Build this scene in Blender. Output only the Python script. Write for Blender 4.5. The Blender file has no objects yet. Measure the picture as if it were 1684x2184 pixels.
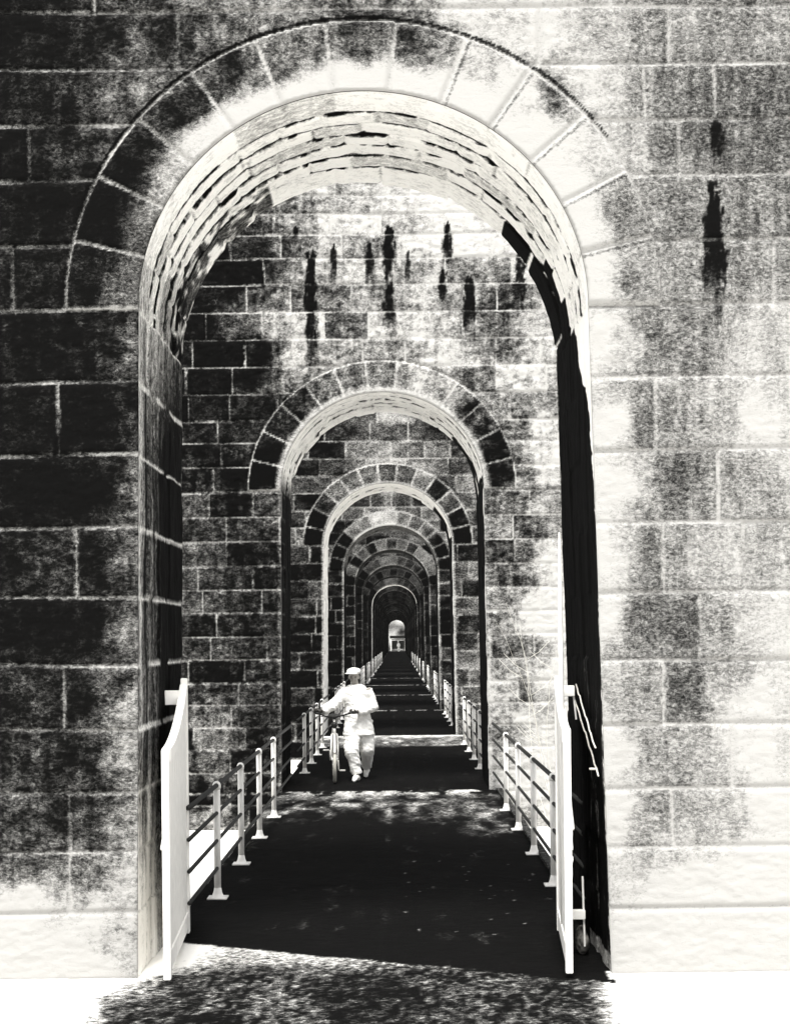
import bpy, bmesh, math, random
import numpy as np
from mathutils import Vector, Matrix

S = bpy.context.scene
COL = S.collection
# ------------------------------------------------------------------ camera
F = 3133.0; VX = 848.0; VY = 1364.0; EYE = 2.1; ROLL = math.radians(0.6)
cam = bpy.data.objects.new('camera', bpy.data.cameras.new('camera')); COL.objects.link(cam)
cam.data.lens = 36 * F / 2184; cam.data.sensor_width = 36; cam.data.sensor_fit = 'AUTO'
cam.data.shift_x = (842 - VX) / 2184; cam.data.shift_y = (VY - 1092) / 2184
cam.data.clip_end = 5000; cam.data.clip_start = 0.1
cam.matrix_world = Matrix.Translation((0, 0, EYE)) @ Matrix.Rotation(math.radians(90), 4, 'X') @ Matrix.Rotation(-ROLL, 4, 'Z')
S.camera = cam
# ------------------------------------------------------------------ light
SUN_EL, SUN_AZ = math.radians(64), math.radians(188)      # azimuth clockwise from +y
W = bpy.data.worlds.new('World'); S.world = W; W.use_nodes = True
wn = W.node_tree.nodes; wl = W.node_tree.links; wn.clear()
sky = wn.new('ShaderNodeTexSky'); sky.sky_type = 'NISHITA'; sky.sun_disc = False
sky.sun_elevation = SUN_EL; sky.sun_rotation = SUN_AZ; sky.dust_density = 4
hs = wn.new('ShaderNodeHueSaturation'); hs.inputs['Saturation'].default_value = 0.06
bg = wn.new('ShaderNodeBackground'); bg.inputs['Strength'].default_value = 0.15
wo = wn.new('ShaderNodeOutputWorld')
wl.new(sky.outputs[0], hs.inputs['Color']); wl.new(hs.outputs[0], bg.inputs['Color']); wl.new(bg.outputs[0], wo.inputs['Surface'])
sun = bpy.data.objects.new('sun', bpy.data.lights.new('sun', 'SUN')); COL.objects.link(sun)
sun.data.energy = 2.2; sun.data.angle = math.radians(12); sun.data.color = (1, 0.985, 0.95)
sd = Vector((math.sin(SUN_AZ) * math.cos(SUN_EL), math.cos(SUN_AZ) * math.cos(SUN_EL), math.sin(SUN_EL)))
sun.rotation_euler = sd.to_track_quat('Z', 'Y').to_euler()
S.view_settings.view_transform = 'Standard'; S.view_settings.look = 'None'
S.view_settings.gamma = 1; S.view_settings.exposure = 1.1
S.render.engine = 'CYCLES'
S.cycles.max_bounces = 8; S.cycles.diffuse_bounces = 6

rng = np.random.RandomState(5)
random.seed(7)
# ------------------------------------------------------------------ helpers
def px2w(px, py, d):
    dx = px - VX; dy = VY - py
    c, s = math.cos(ROLL), math.sin(ROLL)
    return ((dx * c + dy * s) * d / F, EYE + (-dx * s + dy * c) * d / F)
def w2px(x, z, d):
    tx = x * F / d; ty = (z - EYE) * F / d
    c, s = math.cos(ROLL), math.sin(ROLL)
    return VX + tx * c - ty * s, VY - (tx * s + ty * c)
_tab = rng.rand(256, 256)
def vn(x, y, seed=0):
    x = np.asarray(x) + seed * 17.3; y = np.asarray(y) + seed * 9.7
    xi = np.floor(x).astype(int); yi = np.floor(y).astype(int)
    fx = x - xi; fy = y - yi
    fx = fx * fx * (3 - 2 * fx); fy = fy * fy * (3 - 2 * fy)
    t = lambda a, b: _tab[a & 255, b & 255]
    return (t(xi, yi) * (1 - fx) + t(xi + 1, yi) * fx) * (1 - fy) + (t(xi, yi + 1) * (1 - fx) + t(xi + 1, yi + 1) * fx) * fy
def fbm(x, y, o=4, seed=0):
    r = 0; a = 0.5; n = 0
    for i in range(o):
        r = r + a * vn(x, y, seed + i * 3); n += a; a *= 0.55; x = x * 2.03; y = y * 2.03
    return r / n
def sst(e0, e1, x):
    t = np.clip((x - e0) / (e1 - e0), 0, 1); return t * t * (3 - 2 * t)
def hsh(*a):
    v = 0.0
    for i, q in enumerate(a): v = v + np.asarray(q, float) * (12.9898 + 65.17 * i)
    return np.modf(np.abs(np.sin(v) * 43758.5453))[0]
def idw(P, X, Y, p=3.2):
    num = np.zeros_like(X); den = np.zeros_like(X)
    for (a, b, v) in P:
        w = 1.0 / (((X - a) ** 2 + (Y - b) ** 2) + 60.0) ** (p / 2)
        num += w * v; den += w
    return num / den

def mesh_np(name, V, Fq, mat, attrs=None, smooth=True, parent=None):
    me = bpy.data.meshes.new(name)
    V = np.asarray(V, np.float32); Fq = np.asarray(Fq, np.int32)
    me.vertices.add(len(V)); me.vertices.foreach_set('co', V.ravel())
    me.loops.add(Fq.size); me.loops.foreach_set('vertex_index', Fq.ravel())
    me.polygons.add(len(Fq)); me.polygons.foreach_set('loop_start', np.arange(0, Fq.size, Fq.shape[1], dtype=np.int32))
    me.polygons.foreach_set('loop_total', np.full(len(Fq), Fq.shape[1], np.int32))
    me.update(calc_edges=True); me.validate()
    if attrs:
        for k, v in attrs.items():
            at = me.attributes.new(k, 'FLOAT', 'POINT'); at.data.foreach_set('value', np.asarray(v, np.float32).ravel())
    if smooth: me.shade_smooth()
    me.materials.append(mat)
    o = bpy.data.objects.new(name, me); COL.objects.link(o)
    if parent: o.parent = parent
    return o
def compact(V, Fq, attrs):
    used = np.unique(Fq); mp = np.zeros(len(V), np.int32); mp[used] = np.arange(len(used))
    return V[used], mp[Fq], {k: a[used] for k, a in attrs.items()}
def grid_faces(n, m):           # n rows (j), m cols (i)
    i, j = np.meshgrid(np.arange(m - 1), np.arange(n - 1))
    a = (j * m + i).ravel()
    return np.stack([a, a + 1, a + m + 1, a + m], 1)
def thing(name, label, cat, loc=(0, 0, 0), rz=0, group=None):
    o = bpy.data.objects.new(name, None); COL.objects.link(o); o.location = loc; o.rotation_euler = (0, 0, rz)
    o['label'] = label; o['category'] = cat
    if group: o['group'] = group
    return o
def tag(o, label, cat, group=None):
    o['label'] = label; o['category'] = cat
    if group: o['group'] = group
    return o
def copy_tree(o, parent=None):
    c = o.copy(); COL.objects.link(c)
    if parent: c.parent = parent
    for ch in [x for x in bpy.data.objects if x.parent == o]: copy_tree(ch, c)
    return c

# ------------------------------------------------------------------ materials
def stone_mat(name, sc=52.0, stretch=(0.72, 1, 1.15), amp=0.72, rough=0.95, bump=0.5, tint=(1.0, 0.985, 0.945), top=0.82):
    m = bpy.data.materials.new(name); m.use_nodes = True; n = m.node_tree.nodes; l = m.node_tree.links; n.clear()
    out = n.new('ShaderNodeOutputMaterial'); b = n.new('ShaderNodeBsdfPrincipled'); l.new(b.outputs[0], out.inputs[0])
    b.inputs['Roughness'].default_value = rough; b.inputs['Specular IOR Level'].default_value = 0.04
    at = n.new('ShaderNodeAttribute'); at.attribute_name = 'tone'
    oi = n.new('ShaderNodeObjectInfo'); sep = n.new('ShaderNodeSeparateColor'); l.new(oi.outputs['Color'], sep.inputs[0])
    tc = n.new('ShaderNodeTexCoord'); mp = n.new('ShaderNodeMapping'); mp.inputs['Scale'].default_value = stretch
    l.new(tc.outputs['Object'], mp.inputs[0])
    n1 = n.new('ShaderNodeTexNoise'); n1.inputs['Scale'].default_value = sc; n1.inputs['Detail'].default_value = 6; n1.inputs['Roughness'].default_value = 0.68
    n1.inputs['Distortion'].default_value = 0.6
    l.new(mp.outputs[0], n1.inputs['Vector'])
    n2 = n.new('ShaderNodeTexNoise'); n2.inputs['Scale'].default_value = sc * 4.5; n2.inputs['Detail'].default_value = 3; l.new(tc.outputs['Object'], n2.inputs['Vector'])
    def M(op, a, b_=None, c=None):
        k = n.new('ShaderNodeMath'); k.operation = op
        for i, v in enumerate((a, b_, c)):
            if v is None: continue
            if isinstance(v, (int, float)): k.inputs[i].default_value = v
            else: l.new(v, k.inputs[i])
        return k.outputs[0]
    t = M('MULTIPLY', at.outputs['Fac'], sep.outputs[0])
    a1 = M('SUBTRACT', n1.outputs['Fac'], 0.5); a2 = M('SUBTRACT', n2.outputs['Fac'], 0.5)
    nn = M('ADD', M('MULTIPLY', a1, 2.0), M('MULTIPLY', a2, 0.9))
    env = M('ADD', M('MULTIPLY', M('MULTIPLY', t, M('SUBTRACT', 1.02, t)), 4.0 * amp), 0.03)
    v = M('ADD', t, M('MULTIPLY', nn, env))
    v = M('ADD', M('MULTIPLY', M('SUBTRACT', v, 0.5), 1.24), 0.5)
    cl = n.new('ShaderNodeClamp'); l.new(v, cl.inputs[0])
    pw = M('POWER', cl.outputs[0], 2.3)
    al = M('ADD', M('MULTIPLY', pw, top), 0.003)
    cm = n.new('ShaderNodeVectorMath'); cm.operation = 'SCALE'; cm.inputs[0].default_value = tint; l.new(al, cm.inputs['Scale'])
    l.new(cm.outputs[0], b.inputs['Base Color'])
    bp = n.new('ShaderNodeBump'); bp.inputs['Strength'].default_value = bump; bp.inputs['Distance'].default_value = 0.012
    l.new(n1.outputs['Fac'], bp.inputs['Height']); l.new(bp.outputs[0], b.inputs['Normal'])
    return m
def plain_mat(name, col, rough=0.6, noise=0.15, sc=25, spec=0.3, metal=0.0, bump=0.15):
    m = bpy.data.materials.new(name); m.use_nodes = True; n = m.node_tree.nodes; l = m.node_tree.links
    b = n['Principled BSDF']; b.inputs['Roughness'].default_value = rough; b.inputs['Specular IOR Level'].default_value = spec; b.inputs['Metallic'].default_value = metal
    tc = n.new('ShaderNodeTexCoord'); nz = n.new('ShaderNodeTexNoise'); nz.inputs['Scale'].default_value = sc; nz.inputs['Detail'].default_value = 5
    l.new(tc.outputs['Object'], nz.inputs['Vector'])
    r = n.new('ShaderNodeValToRGB'); r.color_ramp.elements[0].position = 0.3; r.color_ramp.elements[1].position = 0.7
    r.color_ramp.elements[0].color = (*[c * (1 - noise) for c in col], 1); r.color_ramp.elements[1].color = (*[min(.9, c * (1 + noise)) for c in col], 1)
    l.new(nz.outputs['Fac'], r.inputs[0]); l.new(r.outputs[0], b.inputs['Base Color'])
    bp = n.new('ShaderNodeBump'); bp.inputs['Strength'].default_value = bump; bp.inputs['Distance'].default_value = 0.01
    l.new(nz.outputs['Fac'], bp.inputs['Height']); l.new(bp.outputs[0], b.inputs['Normal'])
    return m
WT = (0.80, 0.785, 0.75)
M_stone = stone_mat('rough stone', top=.335, bump=.35)
M_stone2 = stone_mat('stone farther', sc=30, stretch=(0.8, 1, 1.1), amp=0.68, top=.43)
M_soffit = stone_mat('dressed soffit stone', sc=16, stretch=(1, 1.5, 1), amp=0.55, top=.86)
M_ground = stone_mat('gravel and painted light', sc=38, stretch=(0.6, 0.8, 1), amp=0.95, top=.74)  # deck black and pale are reversed sun and shade, painted by tone
M_paint = plain_mat('white paint', WT, 0.55, 0.06, 12)
M_black = plain_mat('black iron', (0.012, 0.012, 0.011), 0.5, 0.2)
M_cloth = plain_mat('white cloth', (0.85, 0.84, 0.81), 0.9, 0.03, 30, 0.1, bump=0.3)
M_skin = plain_mat('skin', (0.34, 0.32, 0.29), 0.6, 0.15, 40)
M_handskin = plain_mat('hand skin', (0.07, 0.066, 0.06), 0.6, 0.3, 40)
M_dark = plain_mat('dark rubber', (0.03, 0.03, 0.028), 0.7, 0.2)
M_hair = plain_mat('hair', (0.02, 0.019, 0.017), 0.7, 0.3, 80)
M_tyre = plain_mat('pale tyre', (0.62, 0.6, 0.54), 0.8, 0.15)

# ------------------------------------------------------------------ pier geometry
CX = -0.193; ZS = 4.184; RI = 1.405; RO = 1.86; VS = 0.962; TH = 1.84
PX0, PX1, PTOP, PBOT = CX - 4.2, CX + 4.2, 9.8, -0.62
D = [9.2] + [20.4 + 11.9 * i for i in range(21)]
def jambs(z, bl, br):
    t = np.clip((ZS - z) / ZS, -0.1, 1.2)
    return CX - RI - bl * np.clip(t, 0, 2), CX + RI + br * np.clip(t, 0, 2)

def wall_fields(X, Z, courses, verts_for, seed, jw):
    """joint distance, block id, in-ring mask"""
    dx = X - CX; dz = (Z - ZS) / VS; r = np.hypot(dx, dz); ang = np.degrees(np.arctan2(dz, dx))
    up = Z > ZS
    ring = up & (r < RO)
    a = 180.0 / 13
    k = np.round(ang / a); jd_r = np.abs(ang - k * a) * np.pi / 180 * r
    jd_r = np.minimum(jd_r, np.abs(r - RO)); idr = np.floor(ang / a) + 500
    c = np.asarray(courses); ci = np.clip(np.searchsorted(c, Z), 1, len(c) - 1)
    wob = (vn(X * 1.3, Z * 0.7, seed) - .5) * 0.02
    jd = np.minimum(np.abs(Z + wob - c[ci - 1]), np.abs(Z + wob - c[ci]))
    bid = np.zeros_like(X)
    for row in range(1, len(c)):
        msk = ci == row
        if not msk.any(): continue
        vs = np.sort(np.asarray(verts_for(row)))
        if len(vs) == 0:
            bid[msk] = row * 37.0; continue
        xx = X[msk] + (vn(Z[msk] * 2, X[msk] * 0 + row, seed) - .5) * 0.02
        idx = np.searchsorted(vs, xx)
        lo = np.abs(xx - vs[np.clip(idx - 1, 0, len(vs) - 1)]); hi = np.abs(xx - vs[np.clip(idx, 0, len(vs) - 1)])
        jd[msk] = np.minimum(jd[msk], np.minimum(lo, hi)); bid[msk] = row * 37.0 + idx
    jd = np.where(ring, np.minimum(jd_r, np.abs(Z - ZS)), np.minimum(jd, np.where(up, np.abs(r - RO), 9)))
    bid = np.where(ring, idr, bid)
    return jd, bid, ring, r, ang

def front_wall(parent, xs, zs, bl, br, courses, vf, tone_fn, seed, jhw, relief, mat, jval, y=0.0, ringout=0.02):
    X, Z = np.meshgrid(xs, zs)
    Xf = X.copy(); Zf = Z.copy()
    xl, xr = jambs(Z, bl, br)
    dx = X - CX; dz = (Z - ZS) / VS; r = np.hypot(dx, dz)
    ins = np.where(Z > ZS, r < RI, (X > xl) & (X < xr)) & (Z > -0.031)
    fc = grid_faces(len(zs), len(xs)); insf = ins.ravel()
    keep = ~(insf[fc].all(1))
    fc = fc[keep]
    # snap the inner vertices to the opening's edge
    up = Z > ZS
    sc_ = np.where(r > 1e-6, RI / np.maximum(r, 1e-6), 1)
    Xs = np.where(up, CX + dx * sc_, np.where(np.abs(X - xl) < np.abs(X - xr), xl, xr))
    Zs_ = np.where(up, ZS + dz * sc_ * VS, Z)
    lowz = ins & ~up & (Z < 0.03)
    X = np.where(ins, Xs, X); Z = np.where(ins, Zs_, Z)
    jd, bid, ring, r, ang = wall_fields(X, Z, courses, vf, seed, jhw)
    ed = np.where(Z > ZS, r - RI, np.minimum(np.abs(X - xl), np.abs(X - xr)))
    jn = fbm(X * 25, Z * 25, 3, seed + 3)
    jm = 1 - sst(jhw * 0.5, jhw * 1.5, jd + (jn - .5) * jhw * 1.6)
    rough = (fbm(X * 7, Z * 14, 5, seed + 7) - .5) * 1.6 * relief + (fbm(X * 22, Z * 45, 3, seed + 11) - .5) * relief * 1.1
    rough = np.where(ring, rough * 0.25, rough) * sst(0, 0.06, jd) * sst(0, 0.05, ed)
    base = np.where(ring, ringout, 0.0) + (hsh(bid, seed) - .5) * 0.014
    Yd = y - (base + rough + 0.015 * sst(0, .03, jd)) * np.where(ed < 0.001, 0.6, 1)
    Yd = np.where(ins, y - 0.012, Yd)
    T = tone_fn(X, Z, bid, ring, r, ang, ed)
    brk = np.clip((0.35 + 1.3 * (fbm(X * 2.6, Z * 2.6, 4, seed + 21) - .38)) * (.72 + .5 * np.clip(T, 0, 1)), 0.08, 1)
    brk = np.where(ring, np.clip(brk * 1.5, .55, 1), np.clip(brk * 1.25, .2, 1))
    jm = np.where(ring, 1 - sst(jhw * .8, jhw * 1.7, jd + (jn - .5) * jhw), jm)
    T = T * (1 - jm) + np.clip(jval * brk + (1 - brk) * T, 0, 1) * jm
    V = np.stack([X.ravel(), Yd.ravel(), Z.ravel()], 1)
    cz = ring.ravel()[fc].sum(1) >= 2
    for nm, sel in (('wall', ~cz), ('arch_ring', cz)):
        v2, f2, a2 = compact(V, fc[sel], {'tone': T.ravel()})
        mesh_np(nm, v2, f2, mat, a2, True, parent)

def lining(parent, du, dv, bl, br, tone_fn, seed, mat, rows, stone_off, depth=TH, gap=0.03, courses=None, jval=.8):
    n1 = int(ZS / du); na = int(math.pi * RI / du); nv = int(depth / dv)
    zl = np.linspace(-0.06, ZS, n1 + 1)
    a = np.linspace(math.pi, 0, na + 1)[1:-1]
    # path: left jamb up, arc, right jamb down
    xl, _ = jambs(zl, bl, br); _, xr = jambs(zl, bl, br)
    px = np.concatenate([xl, CX + RI * np.cos(a), xr[::-1]]); pz = np.concatenate([zl, ZS + RI * VS * np.sin(a), zl[::-1]])
    sec = np.concatenate([np.zeros(len(zl)), np.ones(len(a)), np.full(len(zl), 2)])
    nx = np.concatenate([np.ones(len(zl)), -np.cos(a), -np.ones(len(zl))]); nz = np.concatenate([np.zeros(len(zl)), -np.sin(a), np.zeros(len(zl))])
    angd = np.concatenate([np.full(len(zl), 180.0), np.degrees(a), np.zeros(len(zl))])
    v = np.linspace(0, depth, nv + 1)
    PXg, VV = np.meshgrid(px, v); PZ, _ = np.meshgrid(pz, v); SEC, _ = np.meshgrid(sec, v); NX, _ = np.meshgrid(nx, v); NZ, _ = np.meshgrid(nz, v); AN, _ = np.meshgrid(angd, v)
    rows = np.asarray(rows); ri = np.clip(np.searchsorted(rows, VV + (fbm(AN * .08, VV * 0 + 3, 2, seed) - .5) * .03) - 1, 0, len(rows) - 2)
    rd = np.minimum(np.abs(VV - rows[ri]), np.where(ri + 1 < len(rows) - 1, np.abs(VV - rows[ri + 1]), 9)); rd = np.where(ri == 0, np.abs(VV - rows[1]), rd)
    st = 180 / 13 * np.where(ri == 0, 1, 1.0)
    sa = (AN / st + np.where(ri == 0, 0, ri * 0.37)) * np.where(ri == 0, 1, .72) + np.where(ri == 0, 0, .25 * np.sin(AN / 7. + ri * 2.1)); si = np.floor(sa); ad = np.minimum(sa - si, 1 - (sa - si)) * math.radians(180 / 13) * RI
    off = (hsh(si, ri, seed) - .5) * 2 * stone_off * np.where(ri == 0, 0.1, 0.5 + ri * 0.16)
    tlt = (hsh(si, ri, seed + 5) - .5) * 0.035 * np.where(ri == 0, 0.05, 1)
    off = off + tlt * (sa - si - .5)
    arc = SEC == 1
    # course joints on the jambs
    c = np.asarray(courses); ci = np.clip(np.searchsorted(c, PZ), 1, len(c) - 1); cd = np.minimum(np.abs(PZ - c[ci - 1]), np.abs(PZ - c[ci]))
    offj = (hsh(ci, ri, seed + 9) - .5) * 0.018
    gapd = np.where(arc, np.minimum(rd * 1.0, ad), cd)
    rough = (fbm(AN * .4 + PZ * 3, VV * 5, 4, seed + 2) - .5) * 0.03 * sst(0, .15, VV)
    disp = np.where(arc, off * .7, offj) + rough * np.where(arc, .4, 1) - 0.014 * (1 - sst(0, .03, gapd)) * np.where(arc & (ri > 0), 1, .2)
    disp = disp * sst(0.0, 0.05, VV)
    # ragged rear end of the vault stones
    lastv = VV == v[-1]
    VVo = VV + np.where(VV > rows[-2], (VV - rows[-2]) / (depth - rows[-2]) * (hsh(si, seed + 31) - .3) * 0.14 * arc, 0)
    T = tone_fn(AN, PZ, VV, SEC, ri, si, sa, rd, ad, cd)
    Vt = np.stack([(PXg + NX * disp).ravel(), VVo.ravel(), (PZ + NZ * disp).ravel()], 1)
    fc = grid_faces(len(v), len(px))[:, ::-1]
    return mesh_np('archway_lining', Vt, fc, mat, {'tone': T.ravel()}, True, parent)

def back_and_sides(parent, bl, br, cell, mat, tone):
    xs = np.arange(PX0, PX1 + .01, cell); xs[-1] = PX1; zs = np.concatenate([[PBOT, -.3], np.arange(-.03, PTOP - .01, cell), [PTOP]])
    X, Z = np.meshgrid(xs, zs); xl, xr = jambs(Z, bl, br); r = np.hypot(X - CX, (Z - ZS) / VS)
    ins = np.where(Z > ZS, r < RI + .06, (X > xl) & (X < xr)) & (Z > -0.031)
    up = Z > ZS
    fc = grid_faces(len(zs), len(xs)); fc = fc[~ins.ravel()[fc].all(1)]
    s_ = (RI + .06) / np.maximum(r, 1e-6)
    X2 = np.where(ins, np.where(up, CX + (X - CX) * s_, np.where(np.abs(X - xl) < np.abs(X - xr), xl, xr)), X)
    Z2 = np.where(ins & up, ZS + (Z - ZS) * s_, Z)
    V = np.stack([X2.ravel(), np.full(X2.size, TH), Z2.ravel()], 1)
    v2, f2, a2 = compact(V, fc[:, ::-1], {'tone': np.full(len(V), tone)})
    n = len(v2)
    box = np.array([[PX0, 0, PBOT], [PX0, TH, PBOT], [PX0, TH, PTOP], [PX0, 0, PTOP], [PX1, 0, PBOT], [PX1, TH, PBOT], [PX1, TH, PTOP], [PX1, 0, PTOP]])
    bf = np.array([[0, 3, 2, 1], [4, 5, 6, 7], [3, 7, 6, 2]]) + n
    mesh_np('rear_wall', np.concatenate([v2, box]), np.concatenate([f2, bf]), mat, {'tone': np.concatenate([a2['tone'], np.full(8, tone)])}, False, parent)

def axis(segs):
    out = []
    for a, b, s in segs: out.append(np.linspace(a, b, max(2, int((b - a) / s) + 1))[:-1])
    return np.concatenate(out + [[segs[-1][1]]])

# ---- pier 1 ---------------------------------------------------------------
c1px = [2081, 1940, 1812, 1686, 1550, 1413, 1268, 1120, 965, 810, 655, 518, 380, 262, 143, 20]
C1 = [PBOT] + [px2w(VX, y, 9.2)[1] for y in c1px] + [px2w(VX, -110, 9.2)[1], 7.05, 7.5, 7.95, 8.4, 8.9, 9.4, PTOP + .3]
C1[1] = -0.02
V1 = {2: [], 3: [150], 4: [148, 1430], 5: [1560], 6: [135, 1410], 7: [1490], 8: [160, 1410, 1580], 9: [1530], 10: [125, 1395], 11: [1545],
      12: [30, 1650], 13: [1700, -30], 14: [1445, 60], 15: [1370, 1520], 16: [380, 1150, 1425], 17: [200, 800, 1300], 18: []}
def vf1(row):
    yy = (c1px + [-100] * 9)[min(row - 1, len(c1px) - 1)]
    L = [px2w(p, yy - 60, 9.2)[0] for p in V1.get(row, [])]
    r_ = random.Random(row)
    x = CX - 3.1 - r_.random() * .6
    while x > PX0: L.append(x); x -= .8 + r_.random() * .5
    x = CX + 2.9 + r_.random() * .6
    while x < PX1: L.append(x); x += .8 + r_.random() * .5
    return L
P1 = [(0, 60, .06), (100, 100, .10), (230, 90, .12), (300, 100, .4), (360, 90, .2), (450, 90, .55), (600, 40, .6), (100, 250, .12), (250, 200, .4), (330, 190, .5), (210, 260, .3), (100, 400, .06), (170, 330, .25),
      (100, 600, .12), (100, 740, .08), (200, 720, .16), (240, 740, .2), (285, 740, .6), (100, 900, .05), (200, 900, .07), (270, 900, .3), (100, 1050, .02), (200, 1050, .02), (240, 1060, .15), (288, 1050, .5), (100, 1200, .2), (220, 1200, .1), (250, 1240, .2),
      (288, 1200, .6), (100, 1350, .05), (200, 1340, .07), (288, 1350, .6), (100, 1500, .22), (190, 1500, .06), (250, 1480, .3), (285, 1500, .75), (100, 1630, .25), (200, 1630, .25), (270, 1630, .65), (100, 1750, .28), (200, 1750, .35), (270, 1760, .7),
      (0, 1200, .1), (0, 1500, .15), (0, 1750, .3), (80, 1840, .45), (200, 1850, .5), (280, 1880, .8), (80, 1930, .97), (200, 1960, .93), (260, 2000, .8), (310, 2000, .72), (100, 2050, 1), (0, 1950, 1), (200, 2080, 1), (0, 2150, 1),
      (230, 600, .2), (180, 610, .08), (280, 600, .12), (230, 450, .03), (260, 500, .05), (280, 380, .05), (340, 400, .45), (330, 330, .2), (390, 300, .55), (370, 240, .12), (430, 220, .25), (480, 260, .6), (500, 150, .15), (560, 200, .55), (530, 220, .45), (600, 150, .5), (640, 190, .75), (640, 120, .45),
      (760, 90, .35), (760, 180, .8), (830, 190, .9), (880, 90, .4), (900, 160, .75), (1020, 150, .8), (950, 200, .95), (1100, 200, .93), (1190, 210, .45), (1160, 290, .95), (1250, 330, .8), (1180, 400, .98), (1330, 470, .55), (1260, 470, .8), (1220, 520, .97), (1350, 590, .42), (1300, 600, .7), (1245, 600, .95),
      (1150, 60, .93), (1250, 130, .88), (1300, 80, .75), (1450, 80, .5), (1600, 80, .45), (1280, 200, .85), (1400, 200, .5), (1500, 200, .4), (1600, 200, .38), (1340, 320, .72), (1420, 300, .42), (1600, 320, .42), (1450, 440, .55), (1600, 440, .55), (1450, 570, .55), (1600, 570, .5),
      (1280, 720, .95), (1340, 720, .8), (1400, 720, .5), (1480, 720, .55), (1600, 720, .72), (1300, 900, .97), (1400, 880, .45), (1450, 900, .5), (1550, 870, .68), (1610, 900, .93), (1300, 1030, .95), (1430, 1030, .42), (1600, 1030, .62), (1280, 1180, .97), (1400, 1180, .5), (1520, 1180, .75), (1610, 1180, .7), (1380, 1330, .5), (1450, 1320, .48), (1540, 1330, .6), (1610, 1330, .85), (1290, 1330, .95),
      (1370, 1470, .6), (1460, 1480, .42), (1540, 1470, .75), (1610, 1500, .95), (1390, 1600, .6), (1450, 1600, .68), (1600, 1600, .96), (1310, 1600, .97), (1400, 1720, .6), (1500, 1720, .62), (1560, 1740, .68), (1625, 1700, .97), (1310, 1750, .98), (1390, 1810, .7), (1450, 1800, .75), (1330, 1870, .85), (1450, 1880, 1), (1600, 1850, 1), (1400, 2000, 1), (1600, 2050, 1), (1330, 2060, 1),
      (1684, 100, .42), (1684, 400, .5), (1684, 700, .7), (1684, 1000, .75), (1684, 1400, .9), (1684, 1900, 1), (50, 20, .08), (1000, 20, .9)]
def streaks(T, PXX, PYY, L, seed):
    for (x, y0, y1, w, s) in L:
        t = np.clip((PYY - y0) / (y1 - y0), -0.2, 1.3)
        ww = w * np.clip(np.sqrt(np.clip(t * 2.2, 0, 1)), 0, 1) * (0.85 + 0.3 * vn(PYY / 30, PXX * 0, seed)) 
        e = (fbm(PXX / 6, PYY / 22, 3, seed) - .5) * w * 1.5
        xc = x + (vn(PYY / 60, PXX * 0 + 3, seed) - .5) * w * .35
        m = (1 - sst(.5, 1.25, np.abs(PXX - xc + e) / np.maximum(ww, .01))) * sst(-.02, .05, t) * (1 - sst(.55, 1.2, t + (fbm(PXX / 4, PYY / 30, 3, seed + 1) - .5) * .6))
        T = T * (1 - m * s) + 0.01 * m * s
    return T
def tone1(X, Z, bid, ring, r, ang, ed):
    A, B = w2px(X, Z, 9.2)
    wx = (fbm(A / 60, B / 60, 3, 31) - .5) * 70; wy = (fbm(A / 60, B / 60, 3, 37) - .5) * 70
    T = idw(P1, A + wx, B + wy)  # blown-out white of the lower corners painted in with the stone's stains
    rt = sst(1150, 1330, A); T = T * (1 - rt) + (.13 + .87 * T) * rt
    lf = sst(500, 300, A); T = T * (1 - lf) + (.045 + .86 * T + .09 * T * sst(1500, 1900, B)) * lf
    mid = 4 * T * (1 - T)
    T = T + (hsh(bid, 3) - .5) * 0.16 * mid + (fbm(A / 22, B / 14, 5, 41) - .5) * (0.62 - .32 * rt) * mid + (fbm(A / 14, B / 90, 3, 43) - .5) * 0.30 * mid
    T = streaks(T, A, B, [(1520, 385, 640, 26, .95), (1524, 240, 340, 13, .8), (1530, 640, 700, 10, .3), (150, 180, 330, 20, .5)], 5)
    # pale edge round the opening
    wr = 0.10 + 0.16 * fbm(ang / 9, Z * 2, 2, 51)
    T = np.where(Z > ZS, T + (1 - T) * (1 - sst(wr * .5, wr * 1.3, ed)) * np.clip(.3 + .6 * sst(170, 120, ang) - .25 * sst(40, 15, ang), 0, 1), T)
    crust = (Z > ZS) & (np.abs(r - RO - .022) < .004 + .012 * fbm(ang / 5, Z, 3, 53) * sst(165, 120, ang) * sst(30, 60, ang)) & (ang > 35) & (ang < 160)
    T = np.where(crust, T * .3, T)
    a13 = 180 / 13; jr = np.abs(ang - np.round(ang / a13) * a13) * np.pi / 180 * r; sg = (ang - np.round(ang / a13) * a13) < 0
    T = np.where(ring & (ang < 75) & sg & (jr > .022) & (jr < .04), T * .72, T)
    return np.clip(T, 0, 1)
def jrow(AN, VV, rd, ad, seed, prow=.85, pst=.12):
    a = fbm(AN * .16, VV * 7, 3, seed); b = fbm(AN * 1.1, VV * 3, 3, seed + 4)
    lw = 0.004 + 0.04 * np.clip(a - .42, 0, 1)
    m = (1 - sst(lw, lw * 2.2, rd)) * sst(.28, .5, fbm(AN * .35, VV * 3, 3, seed + 4))
    m2 = (1 - sst(.004, .012, ad)) * sst(.52, .66, b) * pst * 1.5
    return np.clip(m * prow * 1.3 + m2, 0, 1)
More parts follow.
